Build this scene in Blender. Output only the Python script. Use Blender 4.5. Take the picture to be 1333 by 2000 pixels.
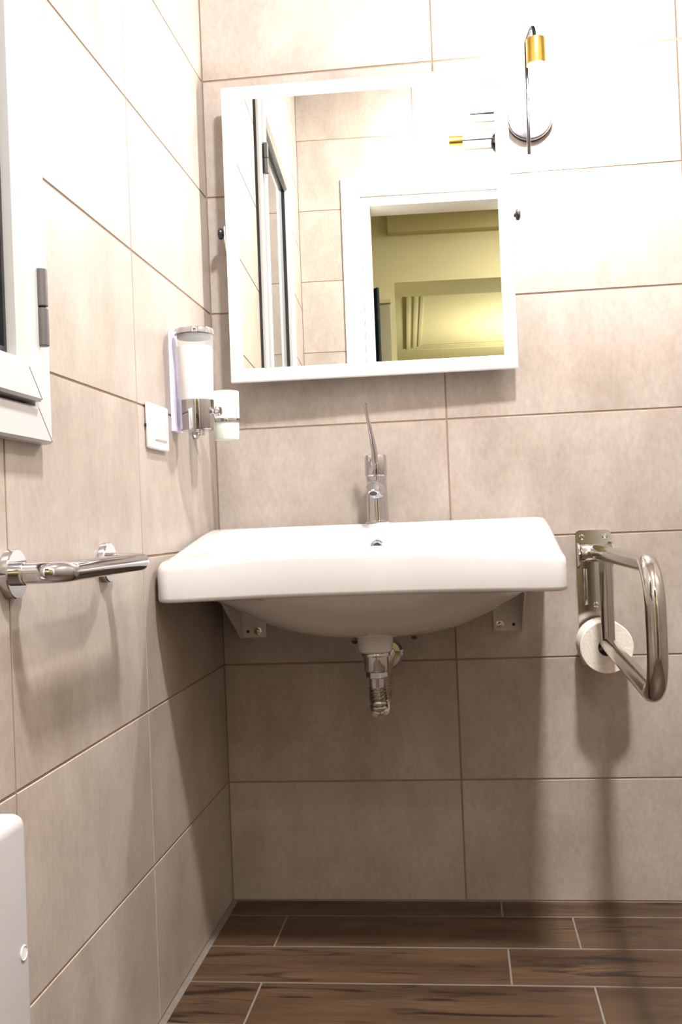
import bpy, bmesh, math, random
from mathutils import Vector, Matrix

for o in list(bpy.data.objects):
    bpy.data.objects.remove(o)
S = bpy.context.scene
COL = S.collection
PI = math.pi

# ------------------------------------------------------------------ camera
def look_matrix(pitch, roll, yaw):
    return (Matrix.Rotation(yaw, 3, 'Z') @ Matrix.Rotation(pitch, 3, 'X') @ Matrix.Rotation(roll, 3, 'Y'))

CAM_POS = Vector((0.62805, -2.6126, 0.96064))
Rm = look_matrix(0.01074, 0.03962, 0.11723)
cd = bpy.data.cameras.new('camera')
cam = bpy.data.objects.new('camera', cd)
COL.objects.link(cam)
right, fwd, up = Rm.col[0], Rm.col[1], Rm.col[2]
M3 = Matrix((right, up, -fwd)).transposed()
cam.matrix_world = Matrix.Translation(CAM_POS) @ M3.to_4x4()
cd.sensor_fit = 'VERTICAL'
cd.sensor_height = 36.0
cd.sensor_width = 24.0
cd.lens = 36.0 * 2011.7 / 2000.0
cd.clip_start = 0.02
S.camera = cam

# ------------------------------------------------------------------ world, exposure, large lights
w = bpy.data.worlds.new('world')
S.world = w
w.use_nodes = True
w.node_tree.nodes['Background'].inputs[0].default_value = (0.010, 0.010, 0.014, 1)
w.node_tree.nodes['Background'].inputs[1].default_value = 1.0
S.view_settings.view_transform = 'Standard'
S.view_settings.look = 'None'
S.view_settings.exposure = 0.10
S.view_settings.gamma = 1.0
S.view_settings.use_curve_mapping = False

SCONCE_ONE = 1700.0        # emission of the bulb beside the mirror
SCONCE_TWO = 620.0       # emission of the bulb above the doorway

def area_light(name, loc, rot, sx, sy, power, color):
    l = bpy.data.lights.new(name, 'AREA')
    l.shape = 'RECTANGLE'; l.size = sx; l.size_y = sy
    l.energy = power; l.color = color
    o = bpy.data.objects.new(name, l)
    o.location = loc; o.rotation_euler = rot
    COL.objects.link(o)
    return o
# hallway ceiling lamp, and an unseen upward panel under the far room's ceiling
area_light('hallway_ceiling_light', (1.9, -4.0, 3.36), (0, 0, 0), 0.4, 0.4, 78, (1.0, 0.92, 0.70))
area_light('far_room_uplight', (2.1, -7.4, 1.90), (PI, 0, 0), 0.9, 0.9, 62, (1.0, 0.92, 0.66))

# the bathroom's own ceiling lamp, above the frame
area_light('bathroom_ceiling_downlight', (0.95, -1.60, 3.38), (0, 0, 0), 0.20, 0.20, 150, (1.0, 0.98, 0.965))

# ------------------------------------------------------------------ materials
def new_mat(name):
    m = bpy.data.materials.new(name)
    m.use_nodes = True
    return m, m.node_tree.nodes, m.node_tree.links, m.node_tree.nodes['Principled BSDF']

def lin(r, g, b):
    f = lambda c: (c / 255 / 12.92) if c / 255 <= 0.04045 else ((c / 255 + 0.055) / 1.055) ** 2.4
    return (f(r), f(g), f(b), 1)

def plain(name, col, rough=0.5, metal=0.0, var=0.0, scale=30, bump=0.0, coat=0.0, spec=0.5):
    m, n, l, b = new_mat(name)
    b.inputs['Roughness'].default_value = rough
    b.inputs['Metallic'].default_value = metal
    b.inputs['Coat Weight'].default_value = coat
    b.inputs['Specular IOR Level'].default_value = spec
    tc = n.new('ShaderNodeTexCoord')
    nz = n.new('ShaderNodeTexNoise'); nz.inputs['Scale'].default_value = scale; nz.inputs['Detail'].default_value = 4
    l.new(tc.outputs['Object'], nz.inputs['Vector'])
    rp = n.new('ShaderNodeValToRGB')
    rp.color_ramp.elements[0].position = 0.3; rp.color_ramp.elements[1].position = 0.7
    rp.color_ramp.elements[0].color = tuple(c * (1 - var) for c in col[:3]) + (1,)
    rp.color_ramp.elements[1].color = tuple(min(1, c * (1 + var)) for c in col[:3]) + (1,)
    l.new(nz.outputs['Fac'], rp.inputs['Fac'])
    l.new(rp.outputs['Color'], b.inputs['Base Color'])
    if bump:
        bp = n.new('ShaderNodeBump'); bp.inputs['Strength'].default_value = bump; bp.inputs['Distance'].default_value = 0.002
        l.new(nz.outputs['Fac'], bp.inputs['Height']); l.new(bp.outputs['Normal'], b.inputs['Normal'])
    return m

def tile_material():
    m, n, l, b = new_mat('beige_stone_tile')
    tc = n.new('ShaderNodeTexCoord'); oi = n.new('ShaderNodeObjectInfo')
    cmb = n.new('ShaderNodeCombineXYZ')
    mul = n.new('ShaderNodeMath'); mul.operation = 'MULTIPLY'; mul.inputs[1].default_value = 37.0
    l.new(oi.outputs['Random'], mul.inputs[0])
    for i in range(3): l.new(mul.outputs[0], cmb.inputs[i])
    add = n.new('ShaderNodeVectorMath'); add.operation = 'ADD'
    l.new(tc.outputs['Object'], add.inputs[0]); l.new(cmb.outputs[0], add.inputs[1])
    mp = n.new('ShaderNodeMapping'); mp.inputs['Scale'].default_value = (1.0, 1.0, 0.55)
    l.new(add.outputs[0], mp.inputs['Vector'])
    big = n.new('ShaderNodeTexNoise'); big.inputs['Scale'].default_value = 7; big.inputs['Detail'].default_value = 5; big.inputs['Roughness'].default_value = 0.6
    sm = n.new('ShaderNodeTexNoise'); sm.inputs['Scale'].default_value = 90; sm.inputs['Detail'].default_value = 5; sm.inputs['Roughness'].default_value = 0.7
    l.new(mp.outputs[0], big.inputs['Vector']); l.new(mp.outputs[0], sm.inputs['Vector'])
    r1 = n.new('ShaderNodeValToRGB')
    e = r1.color_ramp.elements
    e[0].position = 0.32; e[0].color = (0.315, 0.264, 0.225, 1)
    e[1].position = 0.70; e[1].color = (0.425, 0.368, 0.326, 1)
    l.new(big.outputs['Fac'], r1.inputs['Fac'])
    r2 = n.new('ShaderNodeValToRGB')
    r2.color_ramp.elements[0].position = 0.3; r2.color_ramp.elements[0].color = (0.86, 0.85, 0.84, 1)
    r2.color_ramp.elements[1].position = 0.62; r2.color_ramp.elements[1].color = (1, 1, 1, 1)
    l.new(sm.outputs['Fac'], r2.inputs['Fac'])
    mx = n.new('ShaderNodeMix'); mx.data_type = 'RGBA'; mx.blend_type = 'MULTIPLY'; mx.inputs[0].default_value = 1
    l.new(r1.outputs['Color'], mx.inputs[6]); l.new(r2.outputs['Color'], mx.inputs[7])
    l.new(mx.outputs[2], b.inputs['Base Color'])
    b.inputs['Roughness'].default_value = 0.36
    b.inputs['Specular IOR Level'].default_value = 0.5
    bp = n.new('ShaderNodeBump'); bp.inputs['Strength'].default_value = 0.12; bp.inputs['Distance'].default_value = 0.001
    l.new(sm.outputs['Fac'], bp.inputs['Height']); l.new(bp.outputs['Normal'], b.inputs['Normal'])
    return m

def wood_material():
    m, n, l, b = new_mat('brown_wood_look_plank')
    tc = n.new('ShaderNodeTexCoord'); oi = n.new('ShaderNodeObjectInfo')
    mul = n.new('ShaderNodeMath'); mul.operation = 'MULTIPLY'; mul.inputs[1].default_value = 53.0
    l.new(oi.outputs['Random'], mul.inputs[0])
    cmb = n.new('ShaderNodeCombineXYZ')
    for i in range(3): l.new(mul.outputs[0], cmb.inputs[i])
    add = n.new('ShaderNodeVectorMath'); add.operation = 'ADD'
    l.new(tc.outputs['Object'], add.inputs[0]); l.new(cmb.outputs[0], add.inputs[1])
    def noise(sx, sy, scale, det, rough, dist=0.0):
        mp = n.new('ShaderNodeMapping'); mp.inputs['Scale'].default_value = (sx, sy, 1)
        l.new(add.outputs[0], mp.inputs['Vector'])
        z = n.new('ShaderNodeTexNoise'); z.inputs['Scale'].default_value = scale
        z.inputs['Detail'].default_value = det; z.inputs['Roughness'].default_value = rough
        z.inputs['Distortion'].default_value = dist
        l.new(mp.outputs[0], z.inputs['Vector'])
        return z
    def ramp(src, p0, c0, p1, c1):
        r = n.new('ShaderNodeValToRGB'); e = r.color_ramp.elements
        e[0].position = p0; e[0].color = c0; e[1].position = p1; e[1].color = c1
        l.new(src.outputs['Fac'], r.inputs['Fac']); return r
    def mult(a, c):
        mx = n.new('ShaderNodeMix'); mx.data_type = 'RGBA'; mx.blend_type = 'MULTIPLY'; mx.inputs[0].default_value = 1
        l.new(a, mx.inputs[6]); l.new(c, mx.inputs[7]); return mx.outputs[2]
    tone = ramp(noise(0.8, 5, 2.4, 3, 0.5), 0.32, (0.054, 0.027, 0.013, 1), 0.68, (0.108, 0.062, 0.032, 1))
    grain = ramp(noise(1.2, 42, 5, 6, 0.65, 0.6), 0.34, (0.62, 0.58, 0.54, 1), 0.60, (1, 1, 1, 1))
    knot = ramp(noise(1.5, 11, 2.1, 4, 0.55, 1.2), 0.31, (0.22, 0.17, 0.14, 1), 0.42, (1, 1, 1, 1))
    fine = ramp(noise(3, 110, 6, 3, 0.6), 0.3, (0.82, 0.80, 0.78, 1), 0.6, (1, 1, 1, 1))
    c = mult(mult(mult(tone.outputs[0], grain.outputs[0]), knot.outputs[0]), fine.outputs[0])
    l.new(c, b.inputs['Base Color'])
    b.inputs['Roughness'].default_value = 0.5
    return m

TILE = tile_material()
WOOD = wood_material()
GROUT = plain('tan_wall_grout', (0.24, 0.165, 0.115), 0.9, var=0.08, scale=60, bump=0.2)
FGROUT = plain('light_floor_grout', (0.16, 0.135, 0.115), 0.9, var=0.10, scale=60, bump=0.2)
CERAMIC = plain('white_glazed_ceramic', (0.60, 0.588, 0.585), 0.12, var=0.01, scale=4, coat=0.5)
PLASTIC = plain('white_plastic', (0.66, 0.65, 0.645), 0.32, var=0.01, scale=10)
PVC = plain('white_window_profile', (0.50, 0.49, 0.49), 0.22, var=0.01, scale=5)
LACQUER = plain('white_lacquered_frame', (0.86, 0.85, 0.82), 0.3, var=0.01, scale=6)
CHROME = plain('polished_chrome', (0.56, 0.56, 0.585), 0.06, 1.0, var=0.01, scale=8)
STEEL = plain('polished_stainless_steel', (0.47, 0.445, 0.41), 0.11, 1.0, var=0.015, scale=6)
HINGE = plain('grey_hinge_metal', (0.13, 0.122, 0.126), 0.45, 0.5, var=0.03, scale=40)
BLACK = plain('black_plastic', (0.010, 0.010, 0.012), 0.35, var=0.1)
DCHROME = plain('dark_nickel', (0.055, 0.053, 0.058), 0.14, 1.0, var=0.02)
DISCMAT = plain('bright_nickel_plate', (0.40, 0.39, 0.44), 0.25, 1.0, var=0.02)
GOLD = plain('brushed_brass', (0.46, 0.31, 0.07), 0.30, 1.0, var=0.05, scale=25)
RUBBER_AND_SHADE = plain('black_gasket_and_edge_shade', (0.012, 0.012, 0.014), 0.4, var=0.1)
WHITEPAINT = plain('white_painted_metal', (0.62, 0.58, 0.54), 0.4, var=0.02)
LILAC = plain('lilac_plastic', (0.74, 0.68, 0.88), 0.4, var=0.02)
SOAP = plain('white_liquid_soap', (0.88, 0.87, 0.86), 0.35, var=0.01)
PAPER = plain('toilet_tissue', (0.70, 0.64, 0.56), 0.95, var=0.06, scale=120, bump=0.5)
CARD = plain('grey_cardboard', (0.10, 0.08, 0.065), 0.9, var=0.1)
CEIL = plain('white_ceiling_paint', (0.62, 0.60, 0.57), 0.9, var=0.01)
HALLWALL = plain('cream_yellow_plaster', (0.66, 0.62, 0.43), 0.85, var=0.02, scale=3)
HALLBEAM = plain('olive_shaded_plaster', (0.50, 0.455, 0.27), 0.85, var=0.02, scale=3)  # darker olive puts the beam face's shade into the plaster colour
HALLCEIL = plain('greyish_hall_ceiling', (0.52, 0.47, 0.36), 0.9, var=0.02)
HALLGREY = plain('grey_door_paint', (0.33, 0.31, 0.24), 0.6, var=0.02)
NAVY = plain('navy_fabric', (0.016, 0.030, 0.050), 0.85, var=0.2, scale=20)
DARKHOLE = plain('dark_recess', (0.02, 0.018, 0.015), 0.7, var=0.1)

def mirror_material():
    m, n, l, b = new_mat('silvered_mirror')
    b.inputs['Base Color'].default_value = (0.93, 0.945, 0.90, 1)
    b.inputs['Metallic'].default_value = 1
    b.inputs['Roughness'].default_value = 0.0
    return m
MIRROR = mirror_material()

def glass_material(name, col, rough=0.0, ior=1.45):
    m, n, l, b = new_mat(name)
    b.inputs['Base Color'].default_value = col
    b.inputs['Transmission Weight'].default_value = 1
    b.inputs['Roughness'].default_value = rough
    b.inputs['IOR'].default_value = ior
    return m
GLASS = glass_material('clear_window_glass', (0.75, 0.78, 0.78, 1))
def acrylic_material():
    m, n, l, b = new_mat('clear_acrylic')
    b.inputs['Base Color'].default_value = (0.9, 0.9, 0.92, 1)
    b.inputs['Roughness'].default_value = 0.05
    b.inputs['Alpha'].default_value = 0.12
    return m
ACRYLIC = acrylic_material()
def frosted_material():
    m, n, l, b = new_mat('frosted_glass')
    b.inputs['Base Color'].default_value = (0.86, 0.90, 0.84, 1)
    b.inputs['Roughness'].default_value = 0.45
    b.inputs['Transmission Weight'].default_value = 0.35
    b.inputs['IOR'].default_value = 1.3
    b.inputs['Subsurface Weight'].default_value = 0.0
    return m
FROST = frosted_material()

def emitter(name, col, strength):
    m, n, l, b = new_mat(name)
    b.inputs['Base Color'].default_value = (0.9, 0.9, 0.9, 1)
    b.inputs['Emission Color'].default_value = col
    b.inputs['Emission Strength'].default_value = strength
    return m
BULB1 = emitter('lit_bulb_glass', (1.0, 0.98, 0.96, 1), SCONCE_ONE)
BULB2 = emitter('lit_bulb_glass_bright', (1.0, 0.975, 0.95, 1), SCONCE_TWO)

# ------------------------------------------------------------------ helpers
def link(name, me, mat, parent=None, smooth=True):
    me.materials.clear(); me.materials.append(mat)
    o = bpy.data.objects.new(name, me)
    COL.objects.link(o)
    if parent is not None: o.parent = parent
    return o

def finish(bm, name, mat, parent=None, smooth=35):
    bmesh.ops.recalc_face_normals(bm, faces=bm.faces)
    me = bpy.data.meshes.new(name)
    if smooth:
        for f in bm.faces: f.smooth = True
        a = math.radians(smooth)
        for e in bm.edges:
            if len(e.link_faces) != 2 or e.calc_face_angle(0) > a: e.smooth = False
    bm.to_mesh(me); bm.free()
    return link(name, me, mat, parent)

def empty(name, loc, label=None, cat=None, group=None, kind=None):
    o = bpy.data.objects.new(name, None)
    o.empty_display_size = 0.05
    o.location = loc
    COL.objects.link(o)
    tag(o, label, cat, group, kind)
    return o

def tag(o, label=None, cat=None, group=None, kind=None):
    if label: o['label'] = label
    if cat: o['category'] = cat
    if group: o['group'] = group
    if kind: o['kind'] = kind
    return o

def box(bm, x0, x1, y0, y1, z0, z1, bev=0.0, seg=2):
    r = bmesh.ops.create_cube(bm, size=1)
    vs = r['verts']
    for v in vs:
        v.co = Vector(((x0 + x1) / 2 + v.co.x * (x1 - x0), (y0 + y1) / 2 + v.co.y * (y1 - y0), (z0 + z1) / 2 + v.co.z * (z1 - z0)))
    if bev:
        es = list({e for v in vs for e in v.link_edges})
        bmesh.ops.bevel(bm, geom=es, offset=bev, segments=seg, affect='EDGES', profile=0.5)
    return bm

def boxobj(name, x0, x1, y0, y1, z0, z1, mat, parent=None, bev=0.0, seg=2, off=None):
    bm = bmesh.new()
    o = off or (parent.location if parent is not None and off is None else Vector((0, 0, 0)))
    box(bm, x0 - o[0], x1 - o[0], y0 - o[1], y1 - o[1], z0 - o[2], z1 - o[2], bev, seg)
    return finish(bm, name, mat, parent)

def lathe(bm, prof, mat4=None, n=40):
    """prof: list of (radius, height) about local +Z; mat4 places it."""
    mat4 = mat4 or Matrix()
    rings = []
    for r, h in prof:
        if r < 1e-6:
            rings.append([bm.verts.new(mat4 @ Vector((0, 0, h)))])
        else:
            rings.append([bm.verts.new(mat4 @ Vector((r * math.cos(2 * PI * i / n), r * math.sin(2 * PI * i / n), h))) for i in range(n)])
    for a, b in zip(rings, rings[1:]):
        if len(a) == 1 and len(b) == 1: continue
        for i in range(n):
            j = (i + 1) % n
            if len(a) == 1: bm.faces.new((a[0], b[i], b[j]))
            elif len(b) == 1: bm.faces.new((a[i], a[j], b[0]))
            else: bm.faces.new((a[i], a[j], b[j], b[i]))
    return bm

def axis_matrix(origin, direction):
    d = Vector(direction).normalized()
    q = Vector((0, 0, 1)).rotation_difference(d)
    return Matrix.Translation(Vector(origin)) @ q.to_matrix().to_4x4()

def fillet(points, radii, seg=8):
    out = [Vector(points[0])]
    for i in range(1, len(points) - 1):
        p, a, b = Vector(points[i]), Vector(points[i - 1]), Vector(points[i + 1])
        r = radii[i - 1] if isinstance(radii, (list, tuple)) else radii
        u, v = (a - p).normalized(), (b - p).normalized()
        ang = u.angle(v)
        t = r / math.tan(ang / 2)
        c = p + (u + v).normalized() * (r / math.sin(ang / 2))
        s0, s1 = p + u * t - c, p + v * t - c
        tot = s0.angle(s1)
        ax = s0.cross(s1).normalized()
        for k in range(seg + 1):
            out.append(c + Matrix.Rotation(tot * k / seg, 3, ax) @ s0)
    out.append(Vector(points[-1]))
    return out

def tube(bm, pts, rad, n=20, caps=True, closed=False):
    pts = [Vector(p) for p in pts]
    m = len(pts)
    rr = rad if isinstance(rad, (list, tuple)) else [rad] * m
    tan = []
    for i in range(m):
        a = pts[(i - 1) % m] if (closed or i > 0) else pts[i]
        b = pts[(i + 1) % m] if (closed or i < m - 1) else pts[i]
        tan.append((b - a).normalized())
    nrm = tan[0].orthogonal().normalized()
    rings = []
    for i in range(m):
        if i:
            q = tan[i - 1].rotation_difference(tan[i])
            nrm = (q @ nrm).normalized()
        bi = tan[i].cross(nrm)
        rings.append([bm.verts.new(pts[i] + rr[i] * (math.cos(2 * PI * k / n) * nrm + math.sin(2 * PI * k / n) * bi)) for k in range(n)])
    cnt = m if closed else m - 1
    for i in range(cnt):
        a, b = rings[i], rings[(i + 1) % m]
        for k in range(n):
            j = (k + 1) % n
            bm.faces.new((a[k], a[j], b[j], b[k]))
    if caps and not closed:
        bm.faces.new(rings[0]); bm.faces.new(rings[-1])
    return bm

def prism(bm, outline, axis, a, b):
    """outline: list of 2-D points; axis: 'x' -> (y,z), 'y' -> (x,z), 'z' -> (x,y)."""
    def P(p, t):
        if axis == 'x': return Vector((t, p[0], p[1]))
        if axis == 'y': return Vector((p[0], t, p[1]))
        return Vector((p[0], p[1], t))
    lo = [bm.verts.new(P(p, a)) for p in outline]
    hi = [bm.verts.new(P(p, b)) for p in outline]
    n = len(outline)
    bm.faces.new(lo); bm.faces.new(hi)
    for i in range(n):
        j = (i + 1) % n
        bm.faces.new((lo[i], lo[j], hi[j], hi[i]))
    return bm

# ------------------------------------------------------------------ room shell
H = 0.303            # tile row pitch
TL = 0.603           # tile column pitch
RW = 1.80            # room width
RD = 2.720           # room depth
CZ = 3.40            # bathroom ceiling height
G = 0.0021           # half joint
TT = 0.008           # tile thickness

wall_back = boxobj('wall_back', -0.1, RW + 0.1, 0.0015, 0.12, -0.05, CZ + 0.1, GROUT); tag(wall_back, kind='structure')

def slab_pieces(name, plane, t0, t1, a0, a1, z0, z1, hole, mat):
    bm = bmesh.new()
    ha0, ha1, hz0, hz1 = hole
    for (p, q, r, s) in ((a0, ha0, z0, z1), (ha1, a1, z0, z1), (ha0, ha1, z0, hz0), (ha0, ha1, hz1, z1)):
        if q - p < 1e-4 or s - r < 1e-4: continue
        if plane == 'x': box(bm, t0, t1, p, q, r, s)
        else: box(bm, p, q, t0, t1, r, s)
    return tag(finish(bm, name, mat, smooth=0), kind='structure')

WIN = (-2.120, -1.127, 1.096, 2.610)         # y0,y1,z0,z1 of the window's outer frame
WHOLE = (WIN[0] + 0.02, WIN[1] - 0.02, WIN[2] + 0.02, WIN[3] - 0.02)
DOOR = (0.365, 1.30, 0.0, 2.632)             # x0,x1,z0,z1 of the clear opening
wall_left = slab_pieces('wall_left', 'x', -0.14, -0.0015, -RD - 0.15, 0.12, -0.05, CZ + 0.1, WHOLE, GROUT)
wall_rear = slab_pieces('wall_rear', 'y', -RD - 0.15, -RD - 0.0015, 0.0 - 0.0015, RW, -0.05, CZ + 0.1, (DOOR[0] - 0.03, DOOR[1] + 0.03, -0.05, DOOR[3] + 0.03), GROUT)
wall_right = boxobj('wall_right', RW + 0.0015, RW + 0.12, -RD - 0.15, 0.0015, -0.05, CZ + 0.1, GROUT); tag(wall_right, kind='structure')
ceiling = boxobj('ceiling', -0.14, RW + 0.12, -RD - 0.15, 0.12, CZ, CZ + 0.1, CEIL); tag(ceiling, kind='structure')

tile_cache = {}
def clip(a0, a1, z0, z1, hole):
    """tile outline after cutting the opening away (rectangle or L shape)."""
    if hole is None: return [(a0, z0), (a1, z0), (a1, z1), (a0, z1)]
    h0, h1, k0, k1 = hole
    if a1 <= h0 or a0 >= h1 or z1 <= k0 or z0 >= k1: return [(a0, z0), (a1, z0), (a1, z1), (a0, z1)]
    inA = a0 >= h0 and a1 <= h1; inZ = z0 >= k0 and z1 <= k1
    if inA and inZ: return None
    if inZ:
        if a0 < h0 and a1 <= h1: return [(a0, z0), (h0, z0), (h0, z1), (a0, z1)]
        if a1 > h1 and a0 >= h0: return [(h1, z0), (a1, z0), (a1, z1), (h1, z1)]
        return [(a0, z0), (h0, z0), (h0, z1), (a0, z1)]
    if inA:
        if z0 < k0: return [(a0, z0), (a1, z0), (a1, k0), (a0, k0)]
        return [(a0, k1), (a1, k1), (a1, z1), (a0, z1)]
    if a1 > h1 and a0 >= h0:        # hole enters from the low side
        if z1 > k0 > z0 and z1 <= k1: return [(a0, z0), (a1, z0), (a1, z1), (h1, z1), (h1, k0), (a0, k0)]
        return [(a0, k1), (h1, k1), (h1, z0), (a1, z0), (a1, z1), (a0, z1)]
    if a0 < h0 and a1 <= h1:        # hole enters from the high side
        if z1 > k0 > z0 and z1 <= k1: return [(a0, z0), (a1, z0), (a1, k0), (h0, k0), (h0, z1), (a0, z1)]
        return [(a0, z0), (h0, z0), (h0, k1), (a1, k1), (a1, z1), (a0, z1)]
    if z0 < k0: return [(a0, z0), (a1, z0), (a1, k0), (h1, k0), (h1, z1), (a1, z1), (a0, z1), (a0, k0)][:4]
    return [(a0, k1), (a1, k1), (a1, z1), (a0, z1)]

def add_tile(parent, plane, face, sign, outline, name='tile', mat=None, thick=TT):
    """plane 'y': tile lies in x-z with its face at y=face; 'x': in y-z; 'z': in x-y. sign: outward."""
    cx = sum(p[0] for p in outline) / len(outline); cz = sum(p[1] for p in outline) / len(outline)
    key = (plane, sign, name, tuple((round(p[0] - cx, 4), round(p[1] - cz, 4)) for p in outline))
    if key not in tile_cache:
        bm = bmesh.new()
        prism(bm, [(p[0] - cx, p[1] - cz) for p in outline], plane, 0.0, -sign * thick)
        bmesh.ops.recalc_face_normals(bm, faces=bm.faces)
        front = [e for e in bm.edges if all(abs(v.co['xyz'.index(plane)]) < 1e-6 for v in e.verts)]
        bmesh.ops.bevel(bm, geom=front, offset=0.0009, segments=1, affect='EDGES')
        me = bpy.data.meshes.new(name); bm.to_mesh(me); bm.free()
        me.materials.append(mat or TILE)
        tile_cache[key] = me
    o = bpy.data.objects.new(name, tile_cache[key])
    o.location = {'y': (cx, face, cz), 'x': (face, cx, cz), 'z': (cx, cz, face)}[plane]
    o.parent = parent
    COL.objects.link(o)
    return o

rnd = random.Random(4)
def tile_wall(parent, plane, face, sign, cols, hole=None, pitch=H, first=0.0):
    for r in range(-1, 12):
        z0 = max(first + r * pitch + G, 0.002); z1 = min(first + (r + 1) * pitch - G, CZ - 0.002)
        if z1 - z0 < 0.02: continue
        for a0, a1 in zip(cols, cols[1:]):
            out = clip(a0 + G, a1 - G, z0, z1, hole)
            if out: add_tile(parent, plane, face + sign * rnd.uniform(0, 0.0003), sign, out)

tile_wall(wall_back, 'y', 0.0, -1, [0.0, 0.598, 1.201, RW])
tile_wall(wall_left, 'x', 0.0, 1, [-RD, -2.454, -1.851, -1.248, -0.645, 0.0], WHOLE)
tile_wall(wall_rear, 'y', -RD, 1, [0.0, 0.60, 1.20, RW], (DOOR[0] - 0.03, DOOR[1] + 0.03, -0.05, DOOR[3] + 0.03), 0.3655, 1.898 - 5 * 0.3655)
tile_wall(wall_right, 'x', RW, -1, [-RD, -2.412, -1.809, -1.206, -0.603, 0.0])

# floor planks
floor = boxobj('floor', -0.1, RW + 0.1, -RD - 0.15, 0.12, -0.06, -0.0012, FGROUT); tag(floor, kind='structure')
ys = [-0.004, -0.103] + [-0.103 - 0.1835 * k for k in range(1, 16)]
starts = {0: [0.685], 1: [0.160, 0.850], 2: [0.690], 3: [0.168, 0.856]}
for i, (ya, yb) in enumerate(zip(ys, ys[1:])):
    js = starts.get(i, [[0.33, 1.02], [0.55, 1.24], [0.16, 0.85], [0.69], [0.3, 0.99], [0.62]][i % 6])
    xs = [0.012] + js + [js[-1] + 0.69]
    xs = [x for x in xs if x < RW - 0.05] + [RW - 0.003]
    yb = max(yb, -RD - 0.149)
    for a, b in zip(xs, xs[1:]):
        add_tile(floor, 'z', 0.0, 1, [(a + 0.0022, yb + 0.0022), (b - 0.0022, yb + 0.0022), (b - 0.0022, ya - 0.0022), (a + 0.0022, ya - 0.0022)], 'plank', WOOD, 0.006)

# ------------------------------------------------------------------ doorway trim (seen in the mirror)
door = empty('door_1', (0.365, -RD, 0), kind='structure')
o3 = (0.365, -RD, 0)
def casing(name, x0, x1, z1, wd, y0, y1, mat, bev=0.003):
    bm = bmesh.new()
    O = Vector(o3)
    def bb(a, b, c, d, e, f): box(bm, a - O.x, b - O.x, c - O.y, d - O.y, e - O.z, f - O.z, bev)
    bb(x0 - wd, x0, y0, y1, 0.002, z1 + wd); bb(x1, x1 + wd, y0, y1, 0.002, z1 + wd); bb(x0, x1, y0, y1, z1, z1 + wd)
    return finish(bm, name, mat, door)
casing('door_jamb', DOOR[0], DOOR[1], DOOR[3], 0.044, -RD - 0.152, -RD + 0.018, LACQUER)
casing('door_casing', DOOR[0] - 0.046, DOOR[1] + 0.046, DOOR[3] + 0.054, 0.098, -RD + 0.001, -RD + 0.016, LACQUER, 0.004)
# ------------------------------------------------------------------ hallway behind the camera (seen in the mirror)
YH = -RD - 0.15
hall_floor = boxobj('floor', -0.7, 2.9, -9.3, YH, -0.06, -0.0012, WOOD); tag(hall_floor, kind='structure')
tag(boxobj('wall_hall_left', -0.8, -0.7, -9.3, YH, -0.05, 3.6, HALLWALL), kind='structure')
tag(boxobj('wall_hall_right', 2.9, 3.0, -9.3, YH, -0.05, 3.6, HALLWALL), kind='structure')
tag(boxobj('wall_hall_end', -0.8, 3.0, -9.4, -9.3, -0.05, 3.6, HALLWALL), kind='structure')
bm = bmesh.new()
box(bm, -0.7, -0.14, YH, YH + 0.1, -0.05, 3.6); box(bm, RW + 0.12, 2.9, YH, YH + 0.1, -0.05, 3.6); box(bm, -0.14, RW + 0.12, YH, YH + 0.1, CZ + 0.1, 3.6)
tag(finish(bm, 'wall_hall_front', HALLWALL, smooth=0), kind='structure')
YL = -5.2
bm = bmesh.new()
box(bm, -0.7, 0.468, YL - 0.46, YL, -0.05, 3.40); box(bm, 0.468, 2.9, YL - 0.46, YL, 2.876, 3.40); box(bm, 2.6, 2.9, YL - 0.46, YL, -0.05, 2.876)
lintel = finish(bm, 'wall_hall_lintel', HALLWALL, smooth=0); tag(lintel, kind='structure')
tag(boxobj('trim_hall_beam', 0.435, 2.9, YL + 0.001, YL + 0.08, 3.235, 3.399, HALLBEAM), kind='structure')
tag(boxobj('ceiling_hall', -0.8, 3.0, YL - 0.46, YH, 3.40, 3.50, HALLCEIL), kind='structure')
cf = boxobj('ceiling_hall_far', -0.8, 3.0, -9.3, YL - 0.46, 3.00, 3.50, HALLWALL); tag(cf, kind='structure')
mo = empty('trim_hall_ceiling_moulding', (0.56, -8.45, 3.0), kind='structure')
for k, (wd, dp) in enumerate(((0.0, 0.030), (0.065, 0.018), (0.12, 0.012))):
    bm = bmesh.new()
    x0 = 0.0 + wd; y0 = 0.0 + wd
    box(bm, x0, x0 + 0.035, y0, 2.75, -dp, -0.001, 0.004); box(bm, x0 + 0.035, 2.2, y0, y0 + 0.035, -dp, -0.001, 0.004)
    finish(bm, 'moulding_strip', HALLWALL, mo)
# grey door leaf in the hall pier and navy curtain
hd = empty('door_2', (0.43, YL, 0), kind='structure')
boxobj('door_leaf', 0.20, 0.430, YL + 0.001, YL + 0.03, 0.01, 2.715, HALLGREY, hd, 0.003)
boxobj('door_head', 0.16, 0.436, YL + 0.001, YL + 0.05, 2.715, 2.745, HALLBEAM, hd, 0.003)
bm = bmesh.new()
outl = []
for k in range(33):
    outl.append((-0.17 + 0.19 * k / 32, 0.016 * math.sin(k * 0.9) + 0.012))
for k in range(32, -1, -1):
    outl.append((-0.17 + 0.19 * k / 32, 0.016 * math.sin(k * 0.9) - 0.006))
prism(bm, outl, 'z', 0.02, 2.74)
cur = finish(bm, 'curtain', NAVY)
cur.location = (0.340, -4.80, 0)
tag(cur, 'dark navy curtain in the hallway, seen in the mirror left of the doorway', 'curtain')

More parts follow.
